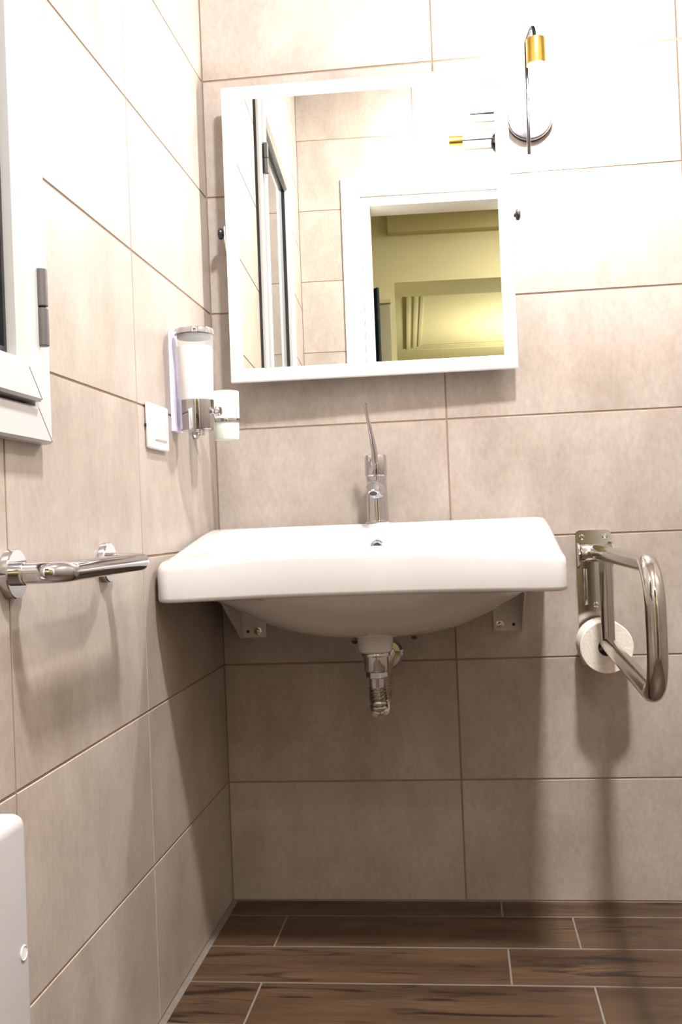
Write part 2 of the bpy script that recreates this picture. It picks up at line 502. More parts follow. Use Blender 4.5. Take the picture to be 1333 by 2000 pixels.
# ------------------------------------------------------------------ window on the left wall
win = empty('window_1', (0, -1.680, WIN[2]), kind='structure')
W0 = Vector(win.location)
def ring_frame(name, y0, y1, z0, z1, wd, x0, x1, mat, chamfer=0.0, parent=win, inner=0.0):
    """mitred frame; chamfer slopes the inner lip."""
    bm = bmesh.new()
    prof = [(0, x0), (0, x1 - 0.004), (0.004, x1), (wd - chamfer, x1), (wd, x1 - max(chamfer, 0.003)), (wd, x0)]
    # four mitred bars
    corners = [(y0, z0, 1, 1), (y1, z0, -1, 1), (y1, z1, -1, -1), (y0, z1, 1, -1)]
    ring = []
    for (cy, cz, sy, sz) in corners:
        ring.append([bm.verts.new(Vector((x, cy + sy * d, cz + sz * d)) - W0) for d, x in prof])
    for i in range(4):
        a, b = ring[i], ring[(i + 1) % 4]
        for k in range(len(prof)):
            j = (k + 1) % len(prof)
            bm.faces.new((a[k], a[j], b[j], b[k]))
    return finish(bm, name, mat, parent, smooth=20)
fr = ring_frame('window_frame', WIN[0], WIN[1], WIN[2], WIN[3], 0.052, 0.0008, 0.022, PVC, 0.004)
ring_frame('frame_reveal', WIN[0] + 0.021, WIN[1] - 0.021, WIN[2] + 0.021, WIN[3] - 0.021, 0.028, -0.13, 0.0005, PVC)
SA = (WIN[0] + 0.056, WIN[1] - 0.056, WIN[2] + 0.057, WIN[3] - 0.057)
sash = ring_frame('sash', SA[0], SA[1], SA[2], SA[3], 0.058, -0.03, 0.032, PVC, 0.012)
ring_frame('gasket', SA[0] + 0.0585, SA[1] - 0.0585, SA[2] + 0.0585, SA[3] - 0.0585, 0.012, -0.006, 0.008, RUBBER_AND_SHADE)
boxobj('frame_edge_shade', 0.0003, 0.009, WIN[1] + 0.0005, WIN[1] + 0.0050, WIN[2], WIN[3], RUBBER_AND_SHADE, win)  # black strip standing in for the shade on the frame's side face
boxobj('glass_pane', -0.004, 0.001, SA[0] + 0.060, SA[1] - 0.060, SA[2] + 0.060, SA[3] - 0.060, GLASS, win)
boxobj('night_backing', -0.128, -0.120, WIN[0] + 0.05, WIN[1] - 0.05, WIN[2] + 0.05, WIN[3] - 0.05, DARKHOLE, win)  # dark sheet added behind the glass for the night outside
# mitre joint lines of frame and sash
bm = bmesh.new()
for (cy, cz, sz, y_in, x) in ((WIN[1], WIN[2], 1, 0.050, 0.0222), (SA[1], SA[2], 1, 0.045, 0.0322)):
    tube(bm, [Vector((x, cy - 0.003, cz + 0.003)) - W0, Vector((x, cy - y_in, cz + y_in)) - W0], 0.0004, 6)
finish(bm, 'mitre_joint', HINGE, win)
for zc in (1.290, 2.320):
    hg = boxobj('hinge', 0.0225, 0.0235, -1.188, -1.170, zc - 0.055, zc + 0.055, HINGE, win)
    for (a, b) in ((0.0015, 0.056), (-0.056, -0.0015)):
        bm = bmesh.new()
        lathe(bm, [(0, a), (0.0085, a), (0.0095, a + 0.001), (0.0095, b - 0.001), (0.0085, b), (0, b)], Matrix.Translation(Vector((0.034, -1.181, zc)) - W0), 20)
        finish(bm, 'hinge_knuckle', HINGE, hg).matrix_parent_inverse = Matrix()
    bm = bmesh.new()
    lathe(bm, [(0, -0.002), (0.006, -0.002), (0.006, 0.002), (0, 0.002)], Matrix.Translation(Vector((0.034, -1.181, zc)) - W0), 14)
    finish(bm, 'hinge_pin', BLACK, hg)

# ------------------------------------------------------------------ washbasin
def rounded_rect(x0, x1, y0, y1, rf, rb, n_side=14, n_cor=8, front=None):
    """counter-clockwise from front-left; front is the low-y side."""
    pts = []
    def arc(cx, cy, r, a0, a1):
        for k in range(n_cor):
            a = a0 + (a1 - a0) * k / n_cor
            pts.append((cx + r * math.cos(a), cy + r * math.sin(a)))
    def line(p, q, n):
        for k in range(n):
            pts.append((p[0] + (q[0] - p[0]) * k / n, p[1] + (q[1] - p[1]) * k / n))
    arc(x0 + rf, y0 + rf, rf, PI, 1.5 * PI)
    line((x0 + rf, y0), (x1 - rf, y0), n_side * 3)
    arc(x1 - rf, y0 + rf, rf, 1.5 * PI, 2 * PI)
    line((x1, y0 + rf), (x1, y1 - rb), n_side)
    arc(x1 - rb, y1 - rb, rb, 0, 0.5 * PI)
    line((x1 - rb, y1), (x0 + rb, y1), n_side * 3)
    arc(x0 + rb, y1 - rb, rb, 0.5 * PI, PI)
    line((x0, y1 - rb), (x0, y0 + rf), n_side)
    return pts

BX0, BX1, BY0, BY1 = 0.006, 0.826, -0.600, -0.002
BC = ((BX0 + BX1) / 2, -0.335)
outer = rounded_rect(BX0, BX1, BY0, BY1, 0.030, 0.022)
NP = len(outer)
def bumpf(x):
    t = (x - BC[0]) / 0.36
    return math.exp(-(t * 1.15) ** 4) if abs(t) < 3 else 0
def frontness(y): return min(1, max(0, (-0.25 - y) / 0.30))
def ztop(x, y):
    d = min(1, max(0, (-0.14 - y) / 0.44)); d = d * d * (3 - 2 * d) * 0.35 + d * 0.65
    z = 0.956 - 0.062 * d
    z += 0.019 * bumpf(x) * frontness(y)
    z -= 0.008 * (x - BX0) / (BX1 - BX0) * frontness(y)
    return z
def zbot(x, y):
    return 0.812 + 0.003 * frontness(y) * bumpf(x)
def shrink(d):
    c = Vector((BC[0], (BY0 + BY1) / 2))
    return rounded_rect(BX0 + d, BX1 - d, BY0 + d, BY1 - d, max(0.030 - d * 0.7, 0.012), max(0.022 - d * 0.7, 0.008))
def concave(p, amt=0.024):
    x, y = p
    return (x, y + amt * bumpf(x) * frontness(y))
def superell(i, cx, cy, a, b, e, blend_from=None):
    # same angular position as the outline vertex
    ox, oy = outer[i]
    th = math.atan2((oy - cy) / 0.30, (ox - cx) / 0.41)
    c, s = math.cos(th), math.sin(th)
    r = (abs(c) ** e + abs(s) ** e) ** (-1 / e)
    return (cx + a * r * c, cy + b * r * s)

basin = empty('washbasin', (BC[0], 0, 0.81), 'white ceramic washbasin with a wide rim and bowed front, mounted below the mirror', 'washbasin')
OB = Vector(basin.location)
bm = bmesh.new()
rings = []
def addring(pts): rings.append([bm.verts.new(Vector(p) - OB) for p in pts])
bowl_cx, bowl_cy = BC[0] + 0.004, -0.350
addring([(lambda p: (p[0], p[1], 0.742))(superell(i, bowl_cx, -0.30, 0.022, 0.022, 2)) for i in range(NP)])
for (a, b, z, e) in ((0.10, 0.07, 0.744, 2.2), (0.19, 0.125, 0.762, 2.6), (0.262, 0.165, 0.800, 3.0), (0.300, 0.184, 0.838, 3.4), (0.318, 0.196, 0.866, 3.6)):
    addring([(lambda p: (p[0], p[1], z))(superell(i, bowl_cx, bowl_cy + (0.05 if z < 0.75 else 0.02 if z < 0.77 else 0), a, b, e)) for i in range(NP)])
for (a, b, dz, e) in ((0.326, 0.203, 0.016, 3.8), (0.334, 0.210, 0.005, 4.0), (0.343, 0.217, 0.0005, 4.2)):
    rr = []
    for i in range(NP):
        p = superell(i, bowl_cx, bowl_cy, a, b, e)
        y = p[1] + 0.024 * bumpf(p[0]) * frontness(p[1])
        rr.append((p[0], y, ztop(p[0], y) - dz))
    addring(rr)
for d, dz in ((0.022, -0.001), (0.015, 0.0), (0.0095, 0.0012), (0.0055, 0.005), (0.0018, 0.011), (0.0, 0.020)):
    pts = shrink(d); rr = []
    for p in pts:
        q = concave(p); rr.append((q[0], q[1], ztop(*q) - dz))
    addring(rr)
for t, d in ((0.5, -0.0), (1.0, 0.0)):
    pts = shrink(d); rr = []
    for p in pts:
        q = concave(p); zt = ztop(*q) - 0.020; zb = zbot(*q) + 0.010
        rr.append((q[0], q[1], zt + (zb - zt) * t))
    addring(rr)
for d, dz in ((0.0012, 0.004), (0.005, 0.001), (0.011, 0.0), (0.018, 0.002)):
    pts = shrink(d); rr = []
    for p in pts:
        q = concave(p); rr.append((q[0], q[1], zbot(*q) + dz))
    addring(rr)
# underside, then the outside of the bowl
for (a, b, z, e, cy) in ((0.350, 0.245, 0.818, 4.2, -0.325), (0.342, 0.232, 0.806, 3.4, -0.325), (0.308, 0.205, 0.784, 2.8, -0.325), (0.262, 0.172, 0.757, 2.5, -0.32), (0.205, 0.135, 0.730, 2.3, -0.31), (0.15, 0.10, 0.714, 2.2, -0.30), (0.09, 0.07, 0.706, 2.0, -0.29), (0.046, 0.046, 0.703, 2, -0.28)):
    addring([(lambda p: (p[0], p[1], z))(superell(i, bowl_cx, cy, a, b, e)) for i in range(NP)])
for a, b in zip(rings, rings[1:]):
    for i in range(NP):
        j = (i + 1) % NP
        bm.faces.new((a[i], a[j], b[j], b[i]))
bm.faces.new(rings[0]); bm.faces.new(rings[-1])
finish(bm, 'basin_body', CERAMIC, basin, 50)
bm = bmesh.new()
lathe(bm, [(0, 0.0), (0.035, 0.0), (0.039, 0.004), (0.041, 0.030), (0.041, 0.050), (0, 0.050)], Matrix.Translation(Vector((bowl_cx, -0.28, 0.665)) - OB))
finish(bm, 'drain_collar', CERAMIC, basin)
bm = bmesh.new()
lathe(bm, [(0, 0.004), (0.012, 0.006), (0.019, 0.003), (0.021, 0.0), (0, 0.0)], Matrix.Translation(Vector((bowl_cx, -0.30, 0.743)) - OB), 28)
finish(bm, 'drain_plug', CHROME, basin)
bm = bmesh.new()
MO = Matrix.Translation(-OB) @ axis_matrix((bowl_cx + 0.003, -0.1615, 0.901), (0, -1, 0.35))
lathe(bm, [(0.0085, 0.0), (0.0085, 0.004), (0.012, 0.006), (0.0165, 0.004), (0.0165, -0.004), (0.0085, -0.004), (0.0085, 0.0)], MO, 30)
ov = finish(bm, 'overflow_ring', CHROME, basin)
bm = bmesh.new()
lathe(bm, [(0, 0.0015), (0.0083, 0.0015), (0.0083, -0.004), (0, -0.004)], MO, 24)
finish(bm, 'overflow_hole', BLACK, ov)
# two mounting studs under the bowl
for (x, z) in ((0.372, 0.694), (0.508, 0.701)):
    bm = bmesh.new()
    lathe(bm, [(0, 0), (0.0045, 0), (0.0045, 0.012), (0.007, 0.012), (0.007, 0.017), (0, 0.017)], Matrix.Translation(-OB) @ axis_matrix((x, -0.262, z + 0.006), (0, -0.7, -0.7)), 12)
    finish(bm, 'mounting_stud', CHROME, basin)

# brackets
for side, (xa, xb, webx, bx, hx) in enumerate(((0.052, 0.116, 0.052, 0.094, 0.068), (0.694, 0.764, 0.764, 0.710, 0.744))):
    br = empty('basin_bracket', ((xa + xb) / 2, 0, 0.675),
               ('white metal bracket under the left end of the washbasin, bolt right of its hole' if side == 0 else
                'white metal bracket under the right end of the washbasin, bolt left of its hole'), 'bracket', 'basin support brackets')
    OBr = Vector(br.location)
    boxobj('back_plate', xa, xb, -0.0065, -0.0025, 0.675, 0.811, WHITEPAINT, br, 0.001)
    bm = bmesh.new()
    prism(bm, [(-0.003, 0.675), (-0.018, 0.675), (-0.21, 0.778), (-0.21, 0.811), (-0.003, 0.811)], 'x', webx - 0.002, webx + 0.002)
    bmesh.ops.translate(bm, verts=bm.verts, vec=-OBr)
    finish(bm, 'side_web', WHITEPAINT, br)
    bm = bmesh.new()
    lathe(bm, [(0, 0.0), (0.0100, 0.0), (0.0100, 0.0015), (0.0062, 0.002), (0.0062, 0.007), (0.0035, 0.008), (0, 0.008)], Matrix.Translation(-OBr) @ axis_matrix((bx, -0.0065, 0.692), (0, -1, 0)), 24)
    finish(bm, 'bolt', STEEL, br)
    bm = bmesh.new()
    lathe(bm, [(0, 0.0004), (0.004, 0.0004), (0.004, -0.002), (0, -0.002)], Matrix.Translation(-OBr) @ axis_matrix((hx, -0.0065, 0.691), (0, -1, 0)), 18)
    finish(bm, 'screw_hole', DARKHOLE, br)

# waste pipe
wp = empty('waste_pipe', (bowl_cx, -0.28, 0.53), 'chrome waste fitting with ribbed flexible hose hanging under the washbasin', 'drain pipe')
OW = Vector(wp.location)
def lw(name, prof, mat, loc=(bowl_cx, -0.28, 0), n=36):
    bm = bmesh.new(); lathe(bm, prof, Matrix.Translation(Vector(loc) - OW), n); return finish(bm, name, mat, wp)
lw('flange', [(0, 0.664), (0.033, 0.664), (0.034, 0.661), (0.033, 0.657), (0, 0.657)], CHROME)
lw('waste_body', [(0, 0.6568), (0.0285, 0.6568), (0.0285, 0.626), (0.026, 0.622), (0, 0.622)], CHROME)
bm = bmesh.new(); lathe(bm, [(0, 0.6218), (0.0235, 0.6218), (0.0245, 0.620), (0.0245, 0.609), (0.022, 0.606), (0, 0.606)], Matrix.Translation(Vector((bowl_cx, -0.28, 0)) - OW), 6); finish(bm, 'hex_nut', CHROME, wp, 20)
lw('tail_pipe', [(0, 0.606), (0.0185, 0.606), (0.0175, 0.585), (0, 0.585)], CHROME)
path = []
for k in range(15): path.append(Vector((bowl_cx + 0.002 * k / 14, -0.28 + 0.006 * (k / 14) ** 2, 0.586 - 0.030 * k / 14)))
arc_c = Vector((bowl_cx + 0.002, -0.215, 0.552))
for k in range(1, 60):
    a = PI + PI * 0.82 * k / 59
    path.append(arc_c + Vector((0, 0.060 * math.cos(a), 0.034 * math.sin(a) * 0.85)))
last = path[-1]
end = Vector((bowl_cx + 0.005, -0.012, 0.625))
for k in range(1, 60):
    t = k / 59
    q = last.lerp(end, t); q.z += 0.02 * math.sin(t * PI)
    path.append(q)
# resample so that the ribs are evenly spaced
def resample(pts, step):
    cum = [0.0]
    for a, b in zip(pts, pts[1:]): cum.append(cum[-1] + (b - a).length)
    out, k = [], 0
    for n in range(int(cum[-1] / step) + 1):
        t = n * step
        while k < len(pts) - 2 and cum[k + 1] < t: k += 1
        out.append(pts[k].lerp(pts[k + 1], (t - cum[k]) / max(cum[k + 1] - cum[k], 1e-9)))
    return out
pp = resample(path, 0.0024)
bm = bmesh.new()
tube(bm, [p - OW for p in pp], [(0.0205 if k % 3 == 0 else 0.0198 if k % 3 == 1 else 0.0165) for k in range(len(pp))], 24)
finish(bm, 'ribbed_hose', STEEL, wp, 60)
bm = bmesh.new()
lathe(bm, [(0.018, 0.0), (0.040, 0.0), (0.0405, 0.003), (0.034, 0.010), (0.022, 0.012), (0.018, 0.012), (0.018, 0.0)], Matrix.Translation(-OW) @ axis_matrix((bowl_cx + 0.005, -0.0005, 0.625), (0, -1, 0)), 40)
finish(bm, 'wall_rosette', CHROME, wp)

# faucet
fx, fy = 0.421, -0.082
fc = empty('basin_faucet', (fx, fy, 0.956), 'chrome single lever faucet standing on the back rim of the washbasin', 'faucet')
OF = Vector(fc.location)
def lf(name, prof, mat=CHROME, M=None, n=40, parent=fc):
    bm = bmesh.new(); lathe(bm, prof, M if M else Matrix(), n); return finish(bm, name, mat, parent)
lf('base_ring', [(0, 0), (0.0295, 0), (0.0305, 0.002), (0.0300, 0.006), (0.027, 0.008), (0, 0.008)])
lf('faucet_body', [(0, 0.004), (0.0275, 0.004), (0.0262, 0.050), (0.0250, 0.100), (0.0252, 0.116), (0, 0.116)])
lf('cartridge_cap', [(0, 0.1165), (0.0262, 0.1165), (0.0272, 0.119), (0.0272, 0.163), (0.0255, 0.168), (0.015, 0.171), (0, 0.1715)])
# spout: flattened tapered tube reaching forward
bm = bmesh.new()
sp = []
prev = None
N = 28
stations = [(0.0, 0.078, 0.0235, 0.026), (-0.030, 0.085, 0.0215, 0.022), (-0.060, 0.089, 0.0195, 0.0165), (-0.090, 0.089, 0.0182, 0.0135), (-0.108, 0.087, 0.0172, 0.0125), (-0.114, 0.086, 0.0150, 0.0105)]
rs = []
for (y, z, a, b) in stations:
    rs.append([bm.verts.new(Vector((a * math.cos(2 * PI * k / N), y, z + b * math.sin(2 * PI * k / N)))) for k in range(N)])
for a, b in zip(rs, rs[1:]):
    for k in range(N):
        j = (k + 1) % N; bm.faces.new((a[k], a[j], b[j], b[k]))
bm.faces.new(rs[0]); bm.faces.new(rs[-1])
finish(bm, 'spout', CHROME, fc, 50)
aer = lf('aerator', [(0, -0.010), (0.010, -0.010), (0.0118, -0.008), (0.0118, 0.006), (0, 0.006)], CHROME, axis_matrix((0, -0.101, 0.080), (0, 0.55, 1)), 28)
lf('aerator_mesh', [(0, -0.0105), (0.009, -0.0105), (0.009, -0.008), (0, -0.008)], BLACK, axis_matrix((0, -0.101, 0.080), (0, 0.55, 1)), 20, aer)
# lever blade
bm = bmesh.new()
lv = [((0.000, -0.020, 0.150), 0.0095, 0.0100), ((0.000, -0.022, 0.172), 0.0082, 0.0100), ((-0.004, -0.030, 0.205), 0.0068, 0.0105), ((-0.009, -0.040, 0.240), 0.0048, 0.0115), ((-0.0135, -0.050, 0.268), 0.0034, 0.012), ((-0.0150, -0.056, 0.284), 0.0032, 0.011), ((-0.0140, -0.058, 0.290), 0.0022, 0.008)]
rs = []
for (c, a, b) in lv:
    rs.append([bm.verts.new(Vector(c) + Vector((a * math.cos(2 * PI * k / 16), b * math.sin(2 * PI * k / 16), 0.3 * b * math.sin(2 * PI * k / 16)))) for k in range(16)])
for a, b in zip(rs, rs[1:]):
    for k in range(16):
        j = (k + 1) % 16; bm.faces.new((a[k], a[j], b[j], b[k]))
bm.faces.new(rs[0]); bm.faces.new(rs[-1])
finish(bm, 'lever', CHROME, fc, 50)

# ------------------------------------------------------------------ tilting mirror
MP = Vector((0.425, -0.064, 1.700))
MR = Matrix.Rotation(0.027, 4, 'Z') @ Matrix.Rotation(-0.0125, 4, 'X')
mir = empty('wall_mirror', MP, 'large square tilting mirror in a white frame above the washbasin', 'mirror')
mir.rotation_euler = MR.to_euler()
mx0, mx1, mz0, mz1 = -0.361, 0.354, -0.376, 0.372
fw = 0.0325
def mframe(name, x0, x1, z0, z1, wd, prof, mat, parent, smooth=25):
    bm = bmesh.new()
    ring = []
    for (cx, cz, sx, sz) in ((x0, z0, 1, 1), (x1, z0, -1, 1), (x1, z1, -1, -1), (x0, z1, 1, -1)):
        ring.append([bm.verts.new(Vector((cx + sx * d, y, cz + sz * d))) for d, y in prof])
    for i in range(4):
        a, b = ring[i], ring[(i + 1) % 4]
        for k in range(len(prof)):
            j = (k + 1) % len(prof)
            bm.faces.new((a[k], a[j], b[j], b[k]))
    return finish(bm, name, mat, parent, smooth)
mframe('mirror_frame', mx0, mx1, mz0, mz1, fw, [(0, 0.018), (0, 0.003), (0.001, 0.001), (0.003, 0), (fw - 0.001, 0), (fw, 0.001), (fw, 0.018)], LACQUER, mir)
bm = bmesh.new(); box(bm, mx0 + fw, mx1 - fw, 0.004, 0.008, mz0 + fw, mz1 - fw); finish(bm, 'mirror_glass', MIRROR, mir, 0)
bm = bmesh.new(); box(bm, mx0 + 0.01, mx1 - 0.01, 0.010, 0.0175, mz0 + 0.01, mz1 - 0.01); finish(bm, 'back_board', LACQUER, mir, 0)
for s, xk in ((-1, mx0 - 0.002), (1, mx1 + 0.002)):
    bm = bmesh.new()
    prism(bm, [(0.008, -0.012), (0.008, 0.022), (0.050, 0.010), (0.050, -0.060), (0.040, -0.060)], 'x', xk, xk + s * 0.003)
    bmesh.ops.recalc_face_normals(bm, faces=bm.faces)
    pv = finish(bm, 'pivot_bracket', LACQUER, mir)
    bm = bmesh.new()
    lathe(bm, [(0, 0.0), (0.006, 0.0), (0.006, 0.004), (0.0125, 0.005), (0.0145, 0.008), (0.0145, 0.013), (0.0110, 0.016), (0, 0.017)], axis_matrix((xk + s * 0.0035, 0.018, 0.006), (s, 0, 0)), 10)
    finish(bm, 'pivot_knob', BLACK, mir)

# ------------------------------------------------------------------ sconces
def bulb_profile(r, L):
    pr = [(0, 0.0), (0.011, 0.0), (0.012, 0.010)]
    for k in range(13):
        a = -1.05 + (PI / 2 + 1.05) * k / 12
        pr.append((r * math.cos(a), L - r + r * math.sin(a)))
    pr[-1] = (0, L)
    return pr
sc = empty('wall_sconce', (0.835, 0, 1.950), 'lit wall sconce with round nickel plate and downward brass socket, right of the mirror', 'wall lamp')
def ls(parent, name, prof, mat, M, n=40): 
    bm = bmesh.new(); lathe(bm, prof, M, n); return finish(bm, name, mat, parent)
plate = [(0, 0.0225), (0.047, 0.0225), (0.0475, 0.022), (0.0475, 0.021)]
ls(sc, 'plate_face', [(0, 0.024), (0.050, 0.023), (0.053, 0.0215), (0.053, 0.0195), (0, 0.0195)], DISCMAT, axis_matrix((0, 0, 0), (0, -1, 0)), 56)
ls(sc, 'plate_rim', [(0, 0.019), (0.0535, 0.019), (0.0555, 0.016), (0.0555, 0.001), (0, 0.001)], DCHROME, axis_matrix((0, 0, 0), (0, -1, 0)), 56)
ls(sc, 'stem', [(0, 0.024), (0.0045, 0.024), (0.0045, 0.050), (0, 0.050)], DCHROME, axis_matrix((-0.004, 0, 0.005), (0, -1, 0)), 16)
bm = bmesh.new()
tube(bm, fillet([(-0.0085, -0.052, -0.104), (-0.0050, -0.052, 0.172), (0.010, -0.100, 0.196), (0.0125, -0.108, 0.150)], [0.012, 0.014], 6), 0.0046, 14)
finish(bm, 'rod', DCHROME, sc, 50)
so = ls(sc, 'socket', [(0, 0.155), (0.004, 0.155), (0.0230, 0.153), (0.0235, 0.151), (0.0235, 0.091), (0.0215, 0.091), (0.0215, 0.140), (0, 0.140)], GOLD, Matrix.Translation((0.0135, -0.108, 0)), 40)
ls(sc, 'bulb', bulb_profile(0.0245, 0.120), BULB1, axis_matrix((0.0135, -0.108, 0.125), (0, 0, -1)), 28)

s2 = empty('wall_sconce', (1.047, -RD, 2.925), 'second lit sconce with sideways brass socket, above the doorway, seen only in the mirror', 'wall lamp')
ls(s2, 'plate_face', [(0, 0.024), (0.050, 0.023), (0.053, 0.0215), (0.053, 0.0195), (0, 0.0195)], DCHROME, axis_matrix((0, 0, 0), (0, 1, 0)), 48)
ls(s2, 'plate_rim', [(0, 0.019), (0.0535, 0.019), (0.0555, 0.016), (0.0555, 0.001), (0, 0.001)], DCHROME, axis_matrix((0, 0, 0), (0, 1, 0)), 48)
ls(s2, 'stem', [(0, 0.024), (0.0045, 0.024), (0.0045, 0.060), (0, 0.060)], DCHROME, axis_matrix((0, 0, 0), (0, 1, 0)), 16)
bm = bmesh.new()
tube(bm, fillet([(-0.199, 0.060, 0.0), (0.08, 0.060, 0.0), (0.08, 0.060, 0.130), (-0.158, 0.060, 0.130)], 0.03, 6), 0.0046, 12)
finish(bm, 'rod', DCHROME, s2, 50)
ls(s2, 'socket', [(0, 0.0), (0.0230, 0.001), (0.0235, 0.003), (0.0235, 0.072), (0.0215, 0.072), (0.0215, 0.015), (0, 0.015)], GOLD, axis_matrix((-0.199, 0.060, 0.0), (-1, 0, 0)), 36)
ls(s2, 'bulb', bulb_profile(0.030, 0.135), BULB2, axis_matrix((-0.220, 0.060, 0.0), (-1, 0, 0)), 28)

# ------------------------------------------------------------------ soap dispenser on the left wall
DX, DY = 0.053, -0.385
sd = empty('soap_dispenser', (DX, DY, 1.178), 'chrome and clear wall soap dispenser filled with white soap, beside the frosted tumbler', 'soap dispenser')
OD = Vector(sd.location)
def ld(name, prof, mat, M=None, n=40):
    bm = bmesh.new(); lathe(bm, prof, M or Matrix(), n); return finish(bm, name, mat, sd)
bm = bmesh.new()
prism(bm, [(0.0005, 1.178), (0.0005, 1.400), (0.0040, 1.400), (0.0095, 1.178)], 'y', -0.408, -0.350)
bmesh.ops.translate(bm, verts=bm.verts, vec=-OD)
finish(bm, 'wall_plate', LILAC, sd)
ld('chrome_base', [(0, 0.0), (0.0375, 0.0), (0.0385, 0.002), (0.0388, 0.066), (0, 0.066)], CHROME)
ld('soap', [(0, 0.0665), (0.0355, 0.0665), (0.0375, 0.070), (0.0385, 0.185), (0, 0.185)], SOAP)
ld('clear_tank', [(0.0388, 0.0665), (0.0400, 0.0665), (0.0425, 0.211), (0.0412, 0.211), (0.0388, 0.0665)], ACRYLIC)
ld('lid', [(0, 0.226), (0.036, 0.226), (0.0425, 0.224), (0.0435, 0.221), (0.0435, 0.212), (0.041, 0.2112), (0, 0.2112)], CHROME)
ld('push_button', [(0, -0.004), (0.006, -0.004), (0.006, 0.006), (0.0095, 0.008), (0.0105, 0.010), (0.0105, 0.018), (0.009, 0.020), (0, 0.0205)], CHROME, axis_matrix((0.036, -0.006, 0.040), (1, -0.1, 0)), 24)
ld('nozzle', [(0, -0.012), (0.006, -0.012), (0.006, 0.0), (0, 0.0)], CHROME, Matrix.Translation((0.012, -0.008, 0)), 18)

ld('lid_underside_dark', [(0, 0.204), (0.036, 0.204), (0.038, 0.206), (0.038, 0.211), (0, 0.211)], plain('dark_lid_underside', (0.06, 0.06, 0.065), 0.4))  # dark disc added to darken the underside of the chrome lid

# tumbler holder and tumbler
TY = -0.215; TX = 0.079
th = empty('tumbler_holder', (0, TY, 1.190), 'chrome wall holder with a ring carrying the frosted tumbler', 'holder')
OT = Vector(th.location)
bm = bmesh.new(); lathe(bm, [(0, 0.001), (0.0165, 0.001), (0.0175, 0.003), (0.0165, 0.008), (0.010, 0.012), (0, 0.013)], axis_matrix((0, 0, 0), (1, 0, 0)), 32); finish(bm, 'rosette', CHROME, th)
bm = bmesh.new(); tube(bm, fillet([(0.010, 0, 0.0), (0.022, 0, 0.002), (0.034, 0, 0.020), (0.0455, 0, 0.0245)], 0.006, 5), [0.0065] * 1 + [0.0055] * 12 + [0.0045], 14); finish(bm, 'arm', CHROME, th)
bm = bmesh.new()
RZ = 0.024
lathe(bm, [(0.0318, RZ - 0.0045), (0.0340, RZ - 0.0045), (0.0345, RZ), (0.0340, RZ + 0.0045), (0.0318, RZ + 0.0045), (0.0318, RZ - 0.0045)], Matrix.Translation((TX, 0, 0)), 44)
finish(bm, 'ring', CHROME, th)
bm = bmesh.new()
lathe(bm, [(0, 0.0), (0.0285, 0.0), (0.0300, 0.003), (0.0312, 0.040), (0.0325, 0.052), (0.0328, 0.113), (0.0318, 0.1145), (0.0305, 0.113), (0.0295, 0.045), (0.0275, 0.006), (0, 0.006)], Matrix(), 44)
tm = finish(bm, 'tumbler', FROST)
tm.location = (TX, TY, 1.169)
tag(tm, 'frosted glass tumbler sitting in the chrome ring of the wall holder', 'tumbler')

# ------------------------------------------------------------------ power outlet on the left wall
po = empty('power_outlet', (0, -0.530, 1.125), 'white rectangular power outlet plate on the left wall near the soap dispenser', 'outlet')
boxobj('cover_plate', 0.0004, 0.010, -0.600, -0.462, 1.127, 1.221, PLASTIC, po, 0.004, 3)
boxobj('module_frame', 0.0095, 0.0125, -0.566, -0.482, 1.146, 1.203, PLASTIC, po, 0.001)
sm_ = boxobj('socket_module', 0.0115, 0.0145, -0.508, -0.486, 1.148, 1.201, PLASTIC, po, 0.001)
bm = bmesh.new()
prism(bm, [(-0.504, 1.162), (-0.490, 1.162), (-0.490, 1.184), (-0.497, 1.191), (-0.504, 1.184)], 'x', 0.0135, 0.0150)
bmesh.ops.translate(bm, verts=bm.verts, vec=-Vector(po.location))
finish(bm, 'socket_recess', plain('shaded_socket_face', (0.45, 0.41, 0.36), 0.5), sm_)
boxobj('blank_module', 0.0115, 0.0140, -0.536, -0.5105, 1.148, 1.201, PLASTIC, po, 0.001)
boxobj('blank_module', 0.0115, 0.0140, -0.564, -0.5385, 1.148, 1.201, PLASTIC, po, 0.001)
boxobj('mounting_screw', 0.0004, 0.0035, -0.603, -0.5985, 1.171, 1.177, BLACK, po)

# ------------------------------------------------------------------ short grab bar on the left wall
gb = empty('grab_bar', (0, -1.055, 0.908), 'short chrome grab bar on two round rosettes, left wall below the window', 'grab bar')
def lg(name, prof, M, mat=CHROME, n=40, parent=gb):
    bm = bmesh.new(); lathe(bm, prof, M, n); return finish(bm, name, mat, parent)
for y in (-1.247, -0.868):
    M = axis_matrix((0, y + 1.055, 0), (1, 0, 0))
    lg('rosette', [(0, 0.0005), (0.0345, 0.0005), (0.0350, 0.002), (0.0350, 0.011), (0.0335, 0.013), (0, 0.0135)], M)
    lg('collar', [(0, 0.013), (0.0165, 0.013), (0.0165, 0.024), (0.0155, 0.025), (0, 0.025)], M)
bm = bmesh.new()
tube(bm, fillet([(0.020, -0.192, 0), (0.076, -0.192, 0.0), (0.076, 0.187, 0.0), (0.020, 0.187, 0)], 0.034, 12), 0.0150, 28)
finish(bm, 'rail', CHROME, gb, 50)

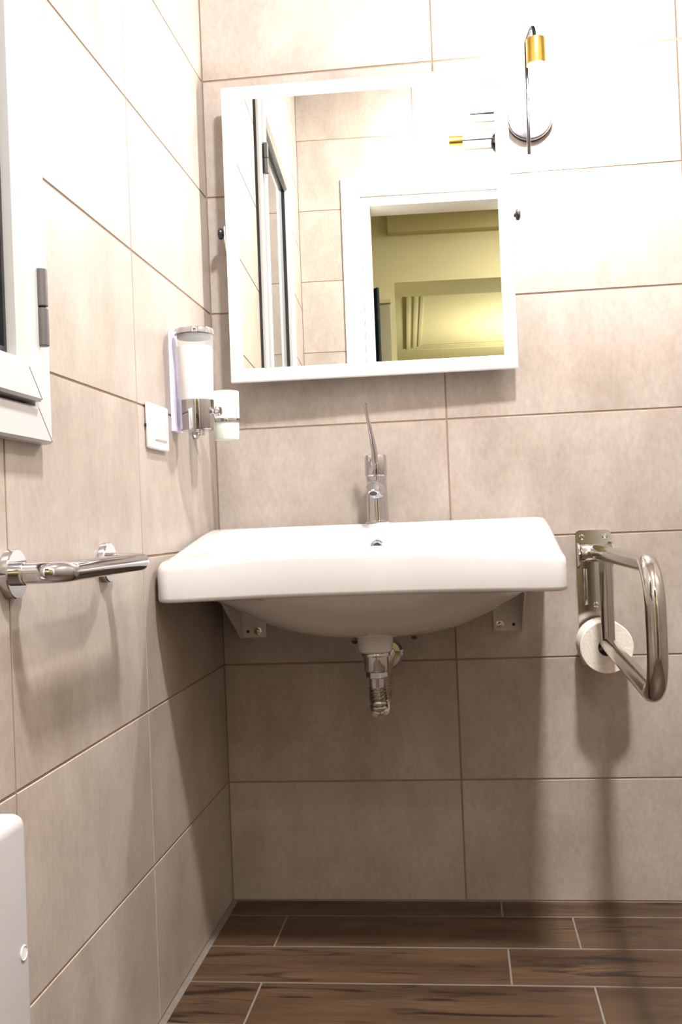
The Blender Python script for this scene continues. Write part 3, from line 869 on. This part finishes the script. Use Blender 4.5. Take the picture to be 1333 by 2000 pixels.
# ------------------------------------------------------------------ folding grab rail on the back wall
gr = empty('folding_grab_rail', (0.947, 0, 0.60), 'polished steel looped grab rail with tall wall plate, right of the washbasin', 'grab rail')
OG = Vector(gr.location)
bm = bmesh.new()
def rrect2(x0, x1, z0, z1, r, n=6):
    pts = []
    for (cx, cz, a0) in ((x0 + r, z0 + r, PI), (x1 - r, z0 + r, 1.5 * PI), (x1 - r, z1 - r, 0), (x0 + r, z1 - r, 0.5 * PI)):
        for k in range(n + 1):
            a = a0 + PI / 2 * k / n
            pts.append((cx + r * math.cos(a), cz + r * math.sin(a)))
    return pts
prism(bm, rrect2(0.904, 0.990, 0.585, 0.919, 0.011), 'y', -0.0007, -0.006)
bmesh.ops.translate(bm, verts=bm.verts, vec=-OG)
finish(bm, 'wall_plate', STEEL, gr)
for (x, z) in ((0.919, 0.902), (0.975, 0.902), (0.948, 0.734), (0.919, 0.602), (0.975, 0.602)):
    bm = bmesh.new(); lathe(bm, [(0, 0.0), (0.0075, 0.0), (0.0070, 0.002), (0.004, 0.0028), (0.0035, 0.001), (0, 0.001)], Matrix.Translation(-OG) @ axis_matrix((x, -0.006, z), (0, -1, 0)), 20); finish(bm, 'screw', CHROME, gr)
# hinge barrel with cheeks
bm = bmesh.new(); lathe(bm, [(0, -0.038), (0.0195, -0.038), (0.0205, -0.036), (0.0205, 0.036), (0.0195, 0.038), (0, 0.038)], Matrix.Translation(-OG) @ axis_matrix((0.949, -0.040, 0.862), (1, 0, 0)), 36); finish(bm, 'hinge_barrel', STEEL, gr)
for x in (0.907, 0.9885):
    bm = bmesh.new(); prism(bm, [(-0.006, 0.825), (-0.006, 0.888), (-0.035, 0.888), (-0.058, 0.875), (-0.066, 0.862), (-0.058, 0.845), (-0.035, 0.832)], 'x', x - 0.002, x + 0.002)
    bmesh.ops.translate(bm, verts=bm.verts, vec=-OG); finish(bm, 'hinge_cheek', STEEL, gr)
# vertical channel stiffener
boxobj('stiffener', 0.918, 0.928, -0.018, -0.006, 0.735, 0.826, STEEL, gr, 0.002)
# looped tube
RR = 0.0172
xw, xe = 0.949, 0.938
top = (xw, -0.045, 0.862)
pts = fillet([(xw, -0.050, 0.866), (xe, -0.865, 0.872), (xe, -0.865, 0.648), (0.953, -0.145, 0.654)], [0.080, 0.080], 14)
bm = bmesh.new(); tube(bm, [p - OG for p in pts], RR, 32); finish(bm, 'loop_tube', STEEL, gr, 50)
bm = bmesh.new(); tube(bm, [Vector((0.953, -0.165, 0.655)) - OG, Vector((0.953, -0.165, 0.858)) - OG], 0.0155, 28); finish(bm, 'brace_tube', STEEL, gr, 50)
bm = bmesh.new(); tube(bm, [Vector((0.953, -0.150, 0.655)) - OG, Vector((0.953, -0.010, 0.655)) - OG], 0.0080, 20); finish(bm, 'roll_peg', STEEL, gr, 50)

# toilet roll on the peg
tr = empty('toilet_paper_roll', (0.953, -0.132, 0.6435), 'white toilet paper roll hanging on the peg behind the steel grab rail', 'toilet paper')
bm = bmesh.new(); lathe(bm, [(0.0205, 0.0), (0.060, 0.0), (0.0620, 0.002), (0.0620, 0.098), (0.060, 0.100), (0.0205, 0.100), (0.0205, 0.0)], axis_matrix((0, 0, 0), (0, 1, 0)), 56); finish(bm, 'paper', PAPER, tr)
bm = bmesh.new(); lathe(bm, [(0.0190, -0.0003), (0.0204, -0.0003), (0.0204, 0.0973), (0.0190, 0.0973), (0.0190, -0.0003)], axis_matrix((0, 0, 0), (0, 1, 0)), 40); finish(bm, 'cardboard_core', CARD, tr)

# ------------------------------------------------------------------ white panel at lower left
ph = empty('panel_heater', (0.0, -1.62, 0.10), 'white rounded wall panel at floor level in the lower left corner, under the grab bar', 'heater')
bm = bmesh.new()
O = Vector(ph.location)
box(bm, 0.010 - O.x, 0.078 - O.x, -1.695 - O.y, -1.388 - O.y, 0.12 - O.z, 0.620 - O.z, 0.016, 5)
finish(bm, 'panel', plain('shaded_white_panel', (0.40, 0.385, 0.39), 0.35, var=0.01), ph)  # white panel, its shade put into a greyer base colour
boxobj('mounting_rail', 0.0003, 0.0105, -1.68, -1.45, 0.20, 0.54, PLASTIC, ph)
bm = bmesh.new(); lathe(bm, [(0, 0.0006), (0.0075, 0.0006), (0.0085, 0.0014), (0.0095, 0.0006), (0.0095, -0.002), (0, -0.002)], Matrix.Translation(-O) @ axis_matrix((0.078, -1.414, 0.455), (1, 0, 0)), 24); finish(bm, 'screw_cap', PLASTIC, ph)

# ------------------------------------------------------------------ bring the room to real size (tiles of 50 x 25 cm)
K = 0.83
for o in list(COL.objects):
    if o.parent is None:
        o.location = o.location * K
        if o.type == 'LIGHT':
            o.data.energy *= K * K
            if o.data.type == 'AREA':
                o.data.size *= K; o.data.size_y *= K
            else:
                o.data.shadow_soft_size *= K
        elif o.type != 'CAMERA':
            o.scale = o.scale * K
